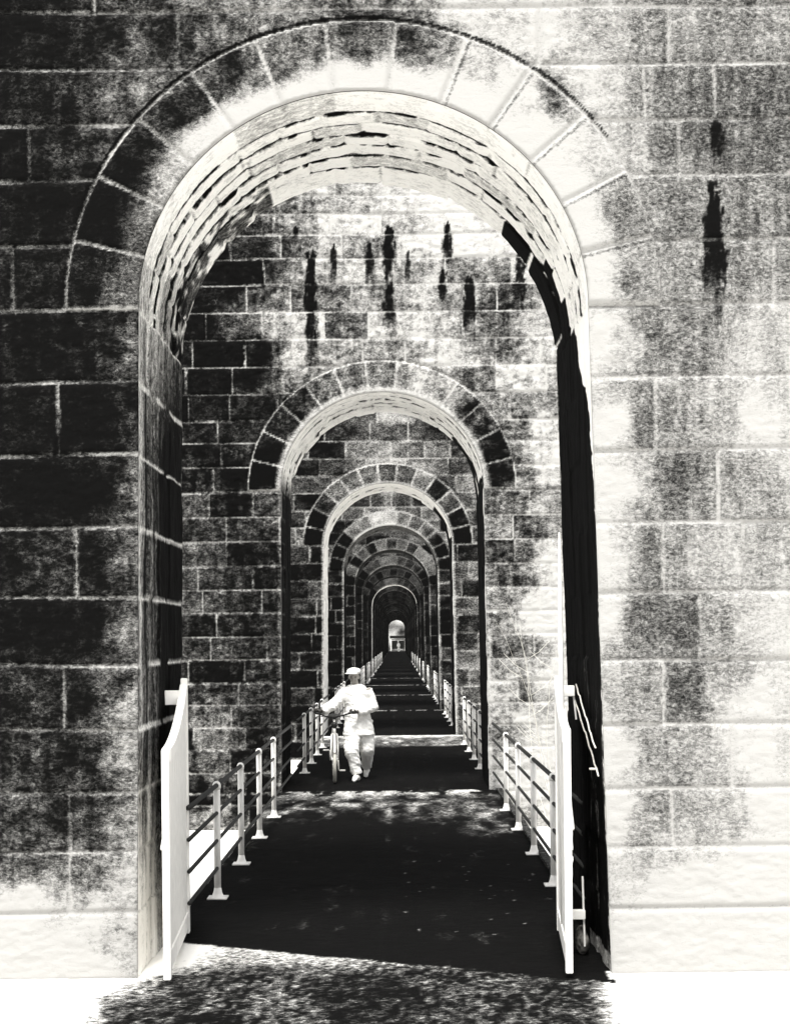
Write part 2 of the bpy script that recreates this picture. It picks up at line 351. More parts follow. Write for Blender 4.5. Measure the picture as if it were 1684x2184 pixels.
def tonel1(AN, PZ, VV, SEC, ri, si, sa, rd, ad, cd):
    vnrm = VV / TH
    # left jamb: vertical streaks running down the stone
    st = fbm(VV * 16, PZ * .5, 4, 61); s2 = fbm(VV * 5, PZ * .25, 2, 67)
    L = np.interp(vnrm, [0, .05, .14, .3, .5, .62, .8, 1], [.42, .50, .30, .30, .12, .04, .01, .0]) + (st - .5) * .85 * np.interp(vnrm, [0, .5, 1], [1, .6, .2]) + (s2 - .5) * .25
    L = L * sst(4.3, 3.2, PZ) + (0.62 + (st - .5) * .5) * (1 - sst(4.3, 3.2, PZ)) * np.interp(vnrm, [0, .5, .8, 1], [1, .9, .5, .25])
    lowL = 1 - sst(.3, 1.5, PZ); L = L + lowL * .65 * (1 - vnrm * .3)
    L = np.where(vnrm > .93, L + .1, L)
    jl = (1 - sst(.008, .022, cd)) * sst(.25, .45, fbm(PZ * 3, VV * 4, 3, 71)); L = L * (1 - jl) + .75 * jl
    # soffit
    A = 0.97 - 0.15 * fbm(AN * .2, VV * 4, 3, 73) - 0.12 * (hsh(si, ri, 8) > .8)
    A = A - jrow(AN, VV, rd, ad, 75) * 1.1 - (1 - sst(.012, .026, rd)) * sst(105, 130, AN) * sst(175, 165, AN) * sst(.38, .5, fbm(AN * .5, VV * 9, 3, 79)) * .8
    low = sst(150, 178, AN); A = A - low * (.15 + .45 * (1 - st) * sst(.2, .7, vnrm))
    A = np.where((ri >= len(R1) - 3) & (AN > 120), A - .55 * sst(.35, .6, fbm(AN * .25, VV * 8, 3, 77)), A)
    # black stones, right rear: reversed sunlight painted into the tone
    e = (hsh(si, ri, 12) - .5) * 14
    rw = np.where(ri >= len(R1) - 2, 1, 0)
    blk = (((ri == len(R1) - 2) & (AN < 44 + e * .5)) | ((ri == len(R1) - 3) & (AN < 30 + e)) | ((ri == len(R1) - 4) & (AN < 12))) & (rd > .012) & (ad > .012)
    A = np.where(blk, .01, A)
    # right jamb: reversed sunlight painted black behind a ragged front margin
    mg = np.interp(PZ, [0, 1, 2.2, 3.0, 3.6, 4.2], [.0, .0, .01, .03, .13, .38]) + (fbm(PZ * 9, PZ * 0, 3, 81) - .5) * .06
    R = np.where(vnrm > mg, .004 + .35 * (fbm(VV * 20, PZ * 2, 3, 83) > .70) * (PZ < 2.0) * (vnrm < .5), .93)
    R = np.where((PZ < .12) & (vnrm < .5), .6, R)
    return np.clip(np.where(SEC == 0, L, np.where(SEC == 1, A, R)), 0, 1)
R1 = [0, .36, .58, .79, 1.0, 1.22, 1.46, 1.84]
p1 = thing('viaduct_pier', 'nearest rough masonry pier, filling the frame round the whole passage', 'pier', (0, D[0], 0), group='stone piers of the viaduct')
xs = axis([(PX0, CX - 2.75, .06), (CX - 2.75, CX + 2.85, .0125), (CX + 2.85, PX1, .06)])
zs = axis([(PBOT, -.03, .08), (-.03, 6.3, .0125), (6.3, PTOP, .08)])
front_wall(p1, xs, zs, .05, .10, C1, vf1, tone1, 1, .011, .0085, M_stone, .9)
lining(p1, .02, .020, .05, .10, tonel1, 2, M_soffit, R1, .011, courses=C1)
back_and_sides(p1, .05, .10, .15, M_stone2, .4)

# ---- pier 2 ---------------------------------------------------------------
c2px = [1690, 1645, 1596, 1548, 1501, 1454, 1405, 1355, 1305, 1255, 1205, 1153, 1101, 1048, 995, 943, 896, 838, 780, 722, 664, 606, 551, 500, 456, 418, 375, 330]
C2 = [PBOT, px2w(VX, 1765, 20.4)[1], px2w(VX, 1715, 20.4)[1]] + [px2w(VX, y, 20.4)[1] for y in c2px] + [9.25, PTOP + .3]
def vfr(seed, lo=.55, hi=1.05):
    def f(row):
        r_ = random.Random(row * 7 + seed); L = []; x = PX0 + r_.random() * .6
        while x < PX1: L.append(x); x += lo + r_.random() * (hi - lo)
        return L
    return f
P2 = [(500, 600, .12), (560, 560, .15), (600, 520, .35), (640, 490, .5), (450, 700, .1), (520, 690, .35), (600, 660, .55), (570, 690, .6), (680, 640, .6), (560, 750, .08), (480, 760, .12), (620, 750, .6), (625, 745, .8), (760, 640, .62), (830, 640, .55), (900, 620, .72), (980, 640, .65), (1060, 660, .32),
      (1150, 680, .75), (900, 700, .72), (1060, 740, .32), (1150, 760, .75), (700, 500, .8), (760, 440, .75), (830, 430, .88), (950, 470, .92), (1050, 500, .85), (1050, 580, .75), (450, 810, .1), (540, 800, .06), (600, 820, .5), (700, 740, .55), (800, 740, .65), (950, 760, .8), (1060, 790, .7), (1150, 900, .85), (440, 900, .15),
      (500, 930, .25), (560, 880, .12), (420, 1000, .3), (500, 1020, .06), (430, 1070, .35), (500, 1080, .28), (580, 1070, .4), (430, 1180, .3), (520, 1180, .28), (590, 1180, .3), (430, 1300, .3), (550, 1300, .22), (450, 1420, .28), (550, 1420, .3), (430, 1550, .45), (550, 1550, .25), (450, 1640, .5), (590, 1640, .35),
      (430, 1700, .1), (540, 1700, .08), (450, 1740, .55), (1130, 850, .65), (1110, 900, .5), (1170, 1000, .9), (1110, 1040, .5), (1080, 1070, .4), (1150, 1080, .75), (1100, 1180, .42), (1170, 1200, .92), (1080, 1250, .42), (1170, 1300, .93), (1100, 1400, .55), (1180, 1450, .95), (1080, 1500, .6), (1150, 1600, .93),
      (565, 1015, .08), (575, 965, .06), (595, 900, .2), (640, 850, .3), (690, 825, .55), (740, 800, .55), (800, 800, .6), (860, 805, .55), (910, 815, .75), (960, 840, .8), (1000, 880, .3), (1030, 920, .35), (1055, 960, .2), (1070, 1010, .15)]
def tone2(X, Z, bid, ring, r, ang, ed):
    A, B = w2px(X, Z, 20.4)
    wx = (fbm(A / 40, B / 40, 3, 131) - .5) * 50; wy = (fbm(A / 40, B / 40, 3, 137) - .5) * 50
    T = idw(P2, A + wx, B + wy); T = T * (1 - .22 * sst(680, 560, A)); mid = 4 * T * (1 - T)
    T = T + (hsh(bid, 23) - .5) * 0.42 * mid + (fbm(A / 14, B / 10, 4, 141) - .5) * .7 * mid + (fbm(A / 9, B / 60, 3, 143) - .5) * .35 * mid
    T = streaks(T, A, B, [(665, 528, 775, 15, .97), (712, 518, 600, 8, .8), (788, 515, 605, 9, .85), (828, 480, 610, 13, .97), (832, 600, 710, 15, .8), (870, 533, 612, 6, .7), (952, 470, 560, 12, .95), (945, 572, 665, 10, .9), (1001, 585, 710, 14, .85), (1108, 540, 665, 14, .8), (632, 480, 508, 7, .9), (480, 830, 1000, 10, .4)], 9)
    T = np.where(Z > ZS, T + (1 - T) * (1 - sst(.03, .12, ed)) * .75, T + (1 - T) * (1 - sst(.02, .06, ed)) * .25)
    return np.clip(T, 0, 1)
def tonel_gen(left, top, right, seed, nrow):
    def f(AN, PZ, VV, SEC, ri, si, sa, rd, ad, cd):
        st = fbm(VV * 12, PZ * .8, 3, seed)
        L = left + (st - .5) * .3 * (left > .05); L = L + .35 * (VV < .12)
        A = top - .15 * fbm(AN * .2, VV * 3, 3, seed + 3) - jrow(AN, VV, rd, ad, seed + 5, .6) * .9
        A = A + (left - A) * sst(165, 181, AN) * .7
        blk = ((ri >= nrow - 3) & (AN < 42)) | (AN < 8)
        A = np.where(blk & (rd > .01), right, A)
        R = np.full_like(A, right); R = np.where(VV < .10, .8, R)  # right jamb near-black: reversed sunlight painted into its tone
        jl = (1 - sst(.01, .03, cd)) * .5 * (VV < .8); L = L * (1 - jl) + .5 * jl
        return np.clip(np.where(SEC == 0, L, np.where(SEC == 1, A, R)), 0, 1)
    return f
G = 'stone piers of the viaduct'
p2 = thing('viaduct_pier', 'second masonry pier seen through the nearest arch, streaked with black stains', 'pier', (0, D[1], 0), group=G)
xs = axis([(PX0, CX - 2.8, .08), (CX - 2.8, CX + 2.9, .021), (CX + 2.9, PX1, .08)]); zs = axis([(PBOT, -.03, .03), (-.03, 8.9, .021), (8.9, PTOP, .1)])
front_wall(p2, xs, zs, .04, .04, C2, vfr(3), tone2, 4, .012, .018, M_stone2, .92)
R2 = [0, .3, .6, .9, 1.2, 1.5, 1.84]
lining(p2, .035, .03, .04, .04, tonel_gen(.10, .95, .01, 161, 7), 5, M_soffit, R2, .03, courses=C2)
back_and_sides(p2, .04, .04, .2, M_stone2, .3)

# ---- pier 3 ---------------------------------------------------------------
C3 = [PBOT] + [ZS - .39 * i for i in range(12, 0, -1)] + [ZS + .38 * i for i in range(0, 16)]
def tone3(X, Z, bid, ring, r, ang, ed):
    T = np.interp(X - CX, [-3, -1.8, -1.4, 0, 1.4, 1.8, 3], [.25, .28, .22, .6, .35, .5, .6])
    T = np.where(ring, np.interp(ang, [0, 30, 70, 100, 130, 160, 180], [.12, .2, .5, .6, .4, .08, .05]), T)
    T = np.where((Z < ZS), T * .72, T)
    T = T + (hsh(bid, 63) - .5) * .35 + (fbm(X * 6, Z * 9, 4, 65) - .5) * .5
    T = T + (1 - T) * (1 - sst(.02, .08, ed)) * .7
    return np.clip(T, 0, 1)
p3 = thing('viaduct_pier', 'third pier from the camera, the one with a whitened left edge', 'pier', (0, D[2], 0), group=G)
xs = axis([(PX0, CX - 2.6, .12), (CX - 2.6, CX + 2.6, .03), (CX + 2.6, PX1, .12)]); zs = axis([(PBOT, -.03, .03), (-.03, 6.8, .03), (6.8, PTOP, .12)])
front_wall(p3, xs, zs, .04, .04, C3, vfr(13), tone3, 6, .02, .02, M_stone2, .85)
lining(p3, .05, .05, .04, .04, tonel_gen(.9, .97, .01, 171, 5), 7, M_soffit, [0, .45, .9, 1.35, 1.84], .03, courses=C3)
back_and_sides(p3, .04, .04, .3, M_stone2, .2)

# ---- piers 4..22: dark copies, the passage's darkness painted into the stone tone ------------------------------------
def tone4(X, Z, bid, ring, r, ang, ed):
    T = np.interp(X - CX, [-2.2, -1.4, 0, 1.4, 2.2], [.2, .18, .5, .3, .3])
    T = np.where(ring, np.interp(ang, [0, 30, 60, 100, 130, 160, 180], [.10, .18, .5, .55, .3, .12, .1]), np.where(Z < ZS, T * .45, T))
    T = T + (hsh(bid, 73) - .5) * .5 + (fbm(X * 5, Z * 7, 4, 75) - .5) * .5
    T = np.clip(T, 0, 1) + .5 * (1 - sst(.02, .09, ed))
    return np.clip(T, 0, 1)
p4 = thing('viaduct_pier', 'x', 'pier', (0, D[3], 0), group=G)
xs = axis([(PX0, CX - 2.3, .2), (CX - 2.3, CX + 2.3, .045), (CX + 2.3, PX1, .2)]); zs = axis([(PBOT, -.03, .1), (-.03, 6.4, .045), (6.4, PTOP, .2)])
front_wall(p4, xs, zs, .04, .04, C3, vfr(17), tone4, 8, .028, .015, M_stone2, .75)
lining(p4, .07, .09, .04, .04, tonel_gen(.05, .5, .01, 181, 5), 9, M_soffit, [0, .45, .9, 1.35, 1.84], .03, courses=C3)
back_and_sides(p4, .04, .04, .4, M_stone2, .1)
ords = ['first', 'second', 'third', 'fourth', 'fifth', 'sixth', 'seventh', 'eighth', 'ninth', 'tenth', 'eleventh', 'twelfth', 'thirteenth', 'fourteenth', 'fifteenth', 'sixteenth', 'seventeenth', 'eighteenth', 'nineteenth', 'twentieth', 'twenty-first', 'last']
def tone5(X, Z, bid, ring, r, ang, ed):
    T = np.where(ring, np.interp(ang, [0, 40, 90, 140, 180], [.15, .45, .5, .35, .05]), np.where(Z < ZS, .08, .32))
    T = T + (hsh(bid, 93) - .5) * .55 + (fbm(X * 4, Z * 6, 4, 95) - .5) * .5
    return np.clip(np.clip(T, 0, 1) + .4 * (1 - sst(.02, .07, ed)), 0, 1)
p5 = thing('viaduct_pier', 'x', 'pier', (0, D[4], 0), group=G)
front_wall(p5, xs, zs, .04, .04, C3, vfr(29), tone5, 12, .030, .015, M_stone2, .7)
lining(p5, .07, .09, .04, .04, tonel_gen(.03, .4, .01, 187, 5), 13, M_soffit, [0, .45, .9, 1.35, 1.84], .03, courses=C3)
back_and_sides(p5, .04, .04, .4, M_stone2, .1)
p4['label'] = 'fourth stone pier from the camera, shade-toned, just behind the white-edged one'
def setcol(root, c):
    for ch in root.children: ch.color = (c, c, c, 1)
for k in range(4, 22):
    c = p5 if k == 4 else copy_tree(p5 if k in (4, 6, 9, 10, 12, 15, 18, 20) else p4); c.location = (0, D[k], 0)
    c['label'] = ('%s stone pier from the camera, shade-toned, deep in the row of arches' % ords[k]) if k < 21 else 'last dark pier of the row, framing the bright far end of the passage'
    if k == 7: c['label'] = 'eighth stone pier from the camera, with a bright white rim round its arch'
    piers_col = [0, 0, 0, 0, .78, .58, .45, .5, .35, .3, .28, .25, .25, .25, .3, .25, .2, .2, .2, .2, .15, .1][k]  # deeper copies darker: fall-off of light along the row painted in
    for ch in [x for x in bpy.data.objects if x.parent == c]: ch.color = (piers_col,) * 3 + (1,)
    if k == 7:
        for ch in [x for x in bpy.data.objects if x.parent == c and x.name.startswith('archway')]:
            ch.color = (1, 1, 1, 1); bpy.data.objects.remove(ch)
        lining(c, .07, .09, .04, .04, tonel_gen(.8, 1, .05, 191, 5), 9, M_soffit, [0, .45, .9, 1.35, 1.84], .03, courses=C3)
bpy.context.view_layer.update()

# ------------------------------------------------------------------ deck, ground, ledges, valley
def ground_sheet(name, xs, ys, z, tone_fn, kind='structure', bumpy=.006):
    X, Y = np.meshgrid(xs, ys); T = tone_fn(X, Y)
    Z = z + (fbm(X * 3, Y * 3, 4, 201) - .5) * bumpy * 2 + (fbm(X * 30, Y * 30, 2, 207) - .5) * bumpy
    o = mesh_np(name, np.stack([X.ravel(), Y.ravel(), Z.ravel()], 1), grid_faces(len(ys), len(xs)), M_ground, {'tone': T.ravel()})
    o['kind'] = kind
    return o
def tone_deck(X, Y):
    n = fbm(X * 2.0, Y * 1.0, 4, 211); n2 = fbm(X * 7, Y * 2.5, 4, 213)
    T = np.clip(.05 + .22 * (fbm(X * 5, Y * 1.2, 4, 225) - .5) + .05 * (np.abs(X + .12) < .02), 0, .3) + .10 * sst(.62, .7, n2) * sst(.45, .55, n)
    # reversed sun and shade painted in: pale before the slanting shadow edge, black beyond
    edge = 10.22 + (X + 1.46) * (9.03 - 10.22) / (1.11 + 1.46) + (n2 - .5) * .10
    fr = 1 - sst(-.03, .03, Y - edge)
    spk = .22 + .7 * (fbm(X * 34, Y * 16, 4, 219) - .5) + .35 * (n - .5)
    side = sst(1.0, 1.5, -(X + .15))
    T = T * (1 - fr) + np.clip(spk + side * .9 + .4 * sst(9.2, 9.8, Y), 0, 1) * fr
    # grey stretch before the second pier: reversed shade painted between sun patches
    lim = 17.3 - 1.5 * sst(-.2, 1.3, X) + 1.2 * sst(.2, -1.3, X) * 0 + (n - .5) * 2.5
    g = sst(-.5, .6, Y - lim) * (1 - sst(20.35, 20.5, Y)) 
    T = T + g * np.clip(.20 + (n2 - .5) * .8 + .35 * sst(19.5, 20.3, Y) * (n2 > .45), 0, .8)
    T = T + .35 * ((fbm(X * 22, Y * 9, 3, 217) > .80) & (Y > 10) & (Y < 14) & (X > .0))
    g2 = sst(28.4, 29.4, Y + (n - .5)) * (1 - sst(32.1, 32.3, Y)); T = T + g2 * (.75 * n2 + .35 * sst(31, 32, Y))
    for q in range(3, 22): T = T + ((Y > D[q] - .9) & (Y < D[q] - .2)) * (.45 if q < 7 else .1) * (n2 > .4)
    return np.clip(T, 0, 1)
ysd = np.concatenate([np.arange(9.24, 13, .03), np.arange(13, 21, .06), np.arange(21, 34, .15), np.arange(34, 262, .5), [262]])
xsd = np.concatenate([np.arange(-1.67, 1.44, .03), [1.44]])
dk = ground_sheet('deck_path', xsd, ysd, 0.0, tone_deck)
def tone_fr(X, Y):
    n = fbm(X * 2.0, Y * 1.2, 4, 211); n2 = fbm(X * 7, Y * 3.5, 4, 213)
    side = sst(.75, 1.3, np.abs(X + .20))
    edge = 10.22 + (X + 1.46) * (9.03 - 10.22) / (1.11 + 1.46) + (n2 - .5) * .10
    side = sst(1.15, 1.8, -(X + .15) + .5 * (n - .5)) + sst(1.15, 1.42, X + .12 * (9.2 - Y))  # corner white: blown-out brightness painted on the ground
    T = np.clip(.20 + .12 * sst(9.1, 8.3, Y) * 0 + .7 * (fbm(X * 34, Y * 16, 4, 219) - .5) + .35 * (n - .5) + .25 * (fbm(X * 9, Y * 5, 3, 223) - .5) + side * .95 + 2 * sst(7.75, 7.3, Y), 0, 1)  # unseen ground towards the camera whitened to bounce light into the soffit
    return np.where((Y > edge) & (X < 1.30 + (n2 - .5) * .1) & (X > -1.5), .012, T)  # black tip past the shadow edge: reversed sunlight painted on
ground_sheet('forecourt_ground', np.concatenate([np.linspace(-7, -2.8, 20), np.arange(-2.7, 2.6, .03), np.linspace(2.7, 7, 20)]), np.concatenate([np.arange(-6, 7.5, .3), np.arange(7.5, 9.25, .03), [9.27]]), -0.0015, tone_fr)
def slab(name, x0, x1, y0, y1, z0, z1, tone, cell=.25):
    # box with a gridded top
    xs = np.linspace(x0, x1, max(2, int((x1 - x0) / cell))); ys = np.linspace(y0, y1, max(2, int((y1 - y0) / cell)))
    X, Y = np.meshgrid(xs, ys); n = X.size
    V = np.concatenate([np.stack([X.ravel(), Y.ravel(), np.full(n, z1)], 1), [[x0, y0, z0], [x1, y0, z0], [x1, y1, z0], [x0, y1, z0], [x0, y0, z1], [x1, y0, z1], [x1, y1, z1], [x0, y1, z1]]])
    f = np.concatenate([grid_faces(len(ys), len(xs)), np.array([[0, 1, 5, 4], [1, 2, 6, 5], [2, 3, 7, 6], [3, 0, 4, 7], [3, 2, 1, 0]]) + n])
    T = np.concatenate([(tone + .12 * (fbm(X * 2, Y, 3, 221) - .5)).ravel(), np.full(8, tone)])
    o = mesh_np(name, V, f, M_ground, {'tone': np.clip(T, 0, 1)}, False); o['kind'] = 'structure'; return o
slab('deck_slab', -1.70, 1.42, 9.3, 262, -.15, -.03, .9, 2)
slab('stone_ledge', PX0 - .6, PX1 + .6, -6, 264, -1.6, -.52, .97, 1.5)
slab('kerb_edge', 1.34, 1.42, 11.1, 20.35, -.02, .03, .3)
vx = np.concatenate([np.linspace(-1500, -100, 15), np.linspace(-90, 90, 13), np.linspace(100, 1500, 15)]); vy = np.linspace(-1200, 2500, 60)
X, Y = np.meshgrid(vx, vy); Zv = -22 + 18 * fbm(X / 300, Y / 300, 4, 301) + np.maximum(0, np.abs(X) - 200) * .08
vo = mesh_np('unseen_valley_ground', np.stack([X.ravel(), Y.ravel(), Zv.ravel()], 1), grid_faces(len(vy), len(vx)), M_ground, {'tone': np.full(X.size, .9)}); vo['kind'] = 'structure'  # unseen valley given a pale tone to bounce light upward
# hillside behind the far end
hx = np.linspace(-60, 60, 90); hy = np.linspace(300, 360, 40); X, Y = np.meshgrid(hx, hy)
Zh = -.6 + (Y - 300) * .75 + 3 * (fbm(X / 6, Y / 6, 4, 305) - .5)
T = np.clip(.34 + 1.5 * (fbm(X / .8, Y / .8, 4, 311) - .5), 0, 1)
ho = mesh_np('hillside', np.stack([X.ravel(), Y.ravel(), Zh.ravel()], 1), grid_faces(len(hy), len(hx)), M_ground, {'tone': T.ravel()}); ho['kind'] = 'structure'
slab('road', -8, 8, 264.1, 300, -.6, -.01, .3, 2)

# ------------------------------------------------------------------ bmesh helpers
def ring_loft(bm, rings, closed_ends=True):
    prev = None; first = None
    for r in rings:
        vs = [bm.verts.new(p) for p in r]
        if prev:
            n = len(vs)
            for i in range(n): bm.faces.new((prev[i], prev[(i + 1) % n], vs[(i + 1) % n], vs[i]))
        else: first = vs
        prev = vs
    if closed_ends:
        bm.faces.new(first[::-1]); bm.faces.new(prev)
def tube(bm, pts, rad, n=10, sq=None):
    pts = [Vector(p) for p in pts]
    if not hasattr(rad, '__len__'): rad = [rad] * len(pts)
    up = None; rings = []
    for i, p in enumerate(pts):
        t = (pts[min(i + 1, len(pts) - 1)] - pts[max(i - 1, 0)]).normalized()
        if up is None: up = Vector((0, 0, 1)) if abs(t.z) < .9 else Vector((0, 1, 0))
        s = t.cross(up).normalized(); u = s.cross(t).normalized(); up = u
        rr = rad[i]; ra, rb = rr if hasattr(rr, '__len__') else (rr, rr)
        rings.append([p + s * (math.cos(a) * ra) + u * (math.sin(a) * rb) for a in [2 * math.pi * k / n for k in range(n)]])
    ring_loft(bm, rings)
def box(bm, c, s, m=None, bev=0.0):
    r = bmesh.ops.create_cube(bm, size=1); vs = r['verts']
    bmesh.ops.scale(bm, vec=s, verts=vs)
    if m is not None: bmesh.ops.transform(bm, matrix=m, verts=vs)
    bmesh.ops.translate(bm, vec=c, verts=vs)
    if bev:
        es = list({e for v in vs for e in v.link_edges}); bmesh.ops.bevel(bm, geom=es, offset=bev, segments=2, affect='EDGES')
def lathe(bm, prof, c, n=16, axis='Z'):
    rings = []
    for r, h in prof:
        if axis == 'Z': rings.append([Vector(c) + Vector((r * math.cos(a), r * math.sin(a), h)) for a in [2 * math.pi * k / n for k in range(n)]])
        else: rings.append([Vector(c) + Vector((h, r * math.cos(a), r * math.sin(a))) for a in [2 * math.pi * k / n for k in range(n)]])
    ring_loft(bm, rings)
def ellipsoid(bm, c, s, rot=None, u=20, v=14):
    r = bmesh.ops.create_uvsphere(bm, u_segments=u, v_segments=v, radius=1); vs = r['verts']
    bmesh.ops.scale(bm, vec=s, verts=vs)
    if rot is not None: bmesh.ops.transform(bm, matrix=rot, verts=vs)
    bmesh.ops.translate(bm, vec=c, verts=vs)
def fin(name, bm, mat, parent=None, smooth=True, loc=None):
    bmesh.ops.recalc_face_normals(bm, faces=bm.faces)
    me = bpy.data.meshes.new(name); bm.to_mesh(me); bm.free()
    if smooth: me.shade_smooth()
    me.materials.append(mat); o = bpy.data.objects.new(name, me); COL.objects.link(o)
    if parent: o.parent = parent
    if loc: o.location = loc
    return o
def remeshed(name, bm, mat, vox, parent, smooth=2, fold=0.0, seed=0, zcut=None):
    o = fin(name, bm, mat, None)
    md = o.modifiers.new('r', 'REMESH'); md.mode = 'VOXEL'; md.voxel_size = vox
    if smooth:
        sm = o.modifiers.new('s', 'SMOOTH'); sm.factor = .5; sm.iterations = smooth
    dg = bpy.context.evaluated_depsgraph_get(); dg.update()
    me = bpy.data.meshes.new_from_object(o.evaluated_get(dg)); o.modifiers.clear(); old = o.data; o.data = me; bpy.data.meshes.remove(old)
    if fold:
        n = len(me.vertices); co = np.empty(n * 3, np.float32); me.vertices.foreach_get('co', co); co = co.reshape(-1, 3)
        no = np.empty(n * 3, np.float32); me.vertices.foreach_get('normal', no); no = no.reshape(-1, 3)
        f = (fbm(co[:, 0] * 9 + co[:, 2] * 5, co[:, 2] * 16 + co[:, 1] * 6, 3, seed) - .5) * 2
        co = co + no * (f * fold)[:, None]; me.vertices.foreach_set('co', co.ravel()); me.update()
    me.shade_smooth(); o.name = name; o.parent = parent
    if not me.materials: me.materials.append(mat)
    return o

# ------------------------------------------------------------------ railings
def make_railing(side):
    x = -1.49 if side < 0 else 1.30
    root = thing('deck_railing', 'x', 'railing', (x, 0, 0), group='post and rail railings along the deck')
    bm = bmesh.new(); H = .95
    tube(bm, [(0, 0, .05), (0, 0, H - .05)], .028, 12)
    lathe(bm, [(.065, 0), (.065, .012), (.05, .018), (.036, .05), (.028, .09)], (0, 0, .0), 12)
    lathe(bm, [(.028, H - .06), (.034, H - .045), (.034, H - .02), (.026, H - .002), (.012, H + .008)], (0, 0, 0), 12)
    box(bm, (0, 0, .008), (.16, .16, .012))
    post = fin('post', bm, M_paint, root)
    ys = [1.0, 2.82, 4.64, 6.46] if side < 0 else [1.45, 3.27, 5.09, 6.91]
    ys = [0.9 - 0.0] + [q + .0 for q in ys[1:]] if False else ys
    post.location = (0, ys[0], 0)
    for y in ys[1:]:
        c = post.copy(); COL.objects.link(c); c.parent = root; c.location = (0, y, 0)
    for i, z in enumerate((.925, .70, .475, .25)):
        b = bmesh.new(); tube(b, [(0, -.62, 0), (0, 4.6, 0.0), (0, 9.33, 0)], .0155 if i else .02, 10)
        r = fin('rail', b, M_black, root, loc=(0, 0, z))
    return root
rails = {}
for side, nm in ((-1, 'left'), (1, 'right')):
    proto = make_railing(side); rails[side] = proto
    for k in range(11):
        o = proto if k == 0 else copy_tree(proto)
        o.location.y = D[k] + TH - .02 if k else 11.0
        if k == 0:
            pass
        o['label'] = ('black-railed railing with white posts, %s side of the deck, before the %s pier' % (nm, ords[k + 1]))
# near span is a little shorter: its rails simply run into the second pier's passage wall

# ------------------------------------------------------------------ gate leaves
def gate_leaf(name, label, x0, y0, x1, y1, hn, hf, flip):
    L = math.hypot(x1 - x0, y1 - y0); a = math.atan2(y1 - y0, x1 - x0)
    root = thing(name, label, 'gate', (x0, y0, .03), a, 'opened gate leaves at the passage mouth')
    t = .045
    def top(u): return hn + (hf - hn) * (u / L) ** 2.1
    b = bmesh.new(); box(b, (.04, 0, (hn) / 2), (.08, t, hn), bev=.004); fin('stile', b, M_paint, root, False)
    b = bmesh.new(); box(b, (L - .04, 0, (hf) / 2), (.08, t, hf), bev=.004); fin('stile', b, M_paint, root, False)
    b = bmesh.new()
    for i in range(9):           # boards
        u0 = .10 + (L - .20) * i / 9; u1 = u0 + (L - .20) / 9 - .007; zt = top((u0 + u1) / 2) - .03
        box(b, ((u0 + u1) / 2, 0, .06 + (zt - .06) / 2), (u1 - u0, .022, zt - .06))
    fin('boards', b, M_paint, root, False)
    b = bmesh.new(); N = 14; rings = []
    for i in range(N + 1):
        u = .08 + (L - .16) * i / N; z = top(u)
        rings.append([Vector((u, -t / 2 - .004, z - .08)), Vector((u, t / 2 + .004, z - .08)), Vector((u, t / 2 + .004, z)), Vector((u, -t / 2 - .004, z))])
    ring_loft(b, rings); fin('curved_top_rail', b, M_paint, root, False)
    b = bmesh.new(); box(b, (L / 2, 0, .10), (L - .165, t - .006, .12), bev=.003); fin('bottom_rail', b, M_paint, root, False)
    b = bmesh.new(); tube(b, [(.1, flip * .03, top(.1) - .62), (L * .4, flip * .03, top(.1) - .42), (L - .1, flip * .03, top(L) - .35)], .014, 8); fin('brace', b, M_paint, root)
    return root
gl = gate_leaf('gate_leaf', 'white boarded gate leaf with swept top, folded back against the left jamb', -1.43, 8.98, -1.525, 10.5, 1.41, 1.81, 1)
b = bmesh.new(); box(b, (1.30, .075, 1.68), (.06, .15, .10), bev=.004); fin('hinge_bracket', b, M_paint, gl, False)
b = bmesh.new(); box(b, (1.30, .075, .3), (.06, .15, .09), bev=.004); fin('hinge_bracket', b, M_paint, gl, False)
gr = gate_leaf('gate_leaf', 'white gate leaf seen edge-on beside the black right jamb, with tall upright rod', 1.035, 9.05, 1.13, 10.45, 1.50, 1.80, -1)
b = bmesh.new(); tube(b, [(.75, 0, .1), (.78, 0, 1.9), (.80, 0, 2.35), (.83, 0, 2.78)], [.02, .018, .014, .005], 8); fin('upright_rod', b, M_paint, gr)
b = bmesh.new(); box(b, (1.2, -.055, 1.70), (.05, .11, .075), bev=.004); tube(b, [(1.2, -.10, 1.70), (1.2, -.12, 1.5)], .007, 8); fin('hinge_bracket', b, M_paint, gr, False)
b = bmesh.new(); box(b, (.62, -.075, .25), (.05, .12, .06), bev=.004); tube(b, [(.62, -.12, .5), (.62, -.13, .04)], .007, 8); fin('hinge_bracket', b, M_paint, gr, False)
def wob(a, c, n=14, am=.012, sd=1):
    r_ = random.Random(sd); A = Vector(a); C = Vector(c)
    return [A.lerp(C, i / n) + Vector((0, r_.uniform(-am, am), r_.uniform(-am, am))) for i in range(n + 1)]
st = thing('stay_wires', 'two thin pale wires slanting down across the black right jamb', 'wire', (1.2, 10.2, 1.7))
b = bmesh.new(); tube(b, wob((.05, .15, .07), (.03, -1.0, -.30), sd=3), .0055, 6); fin('wire', b, M_tyre, st)
b = bmesh.new(); tube(b, wob((.04, .15, -.03), (.045, -1.0, -.46), sd=4), .0055, 6); tube(b, [(.0, -.92, -.43), (.05, -.92, -.43)], .008, 6); fin('wire', b, M_tyre, st)
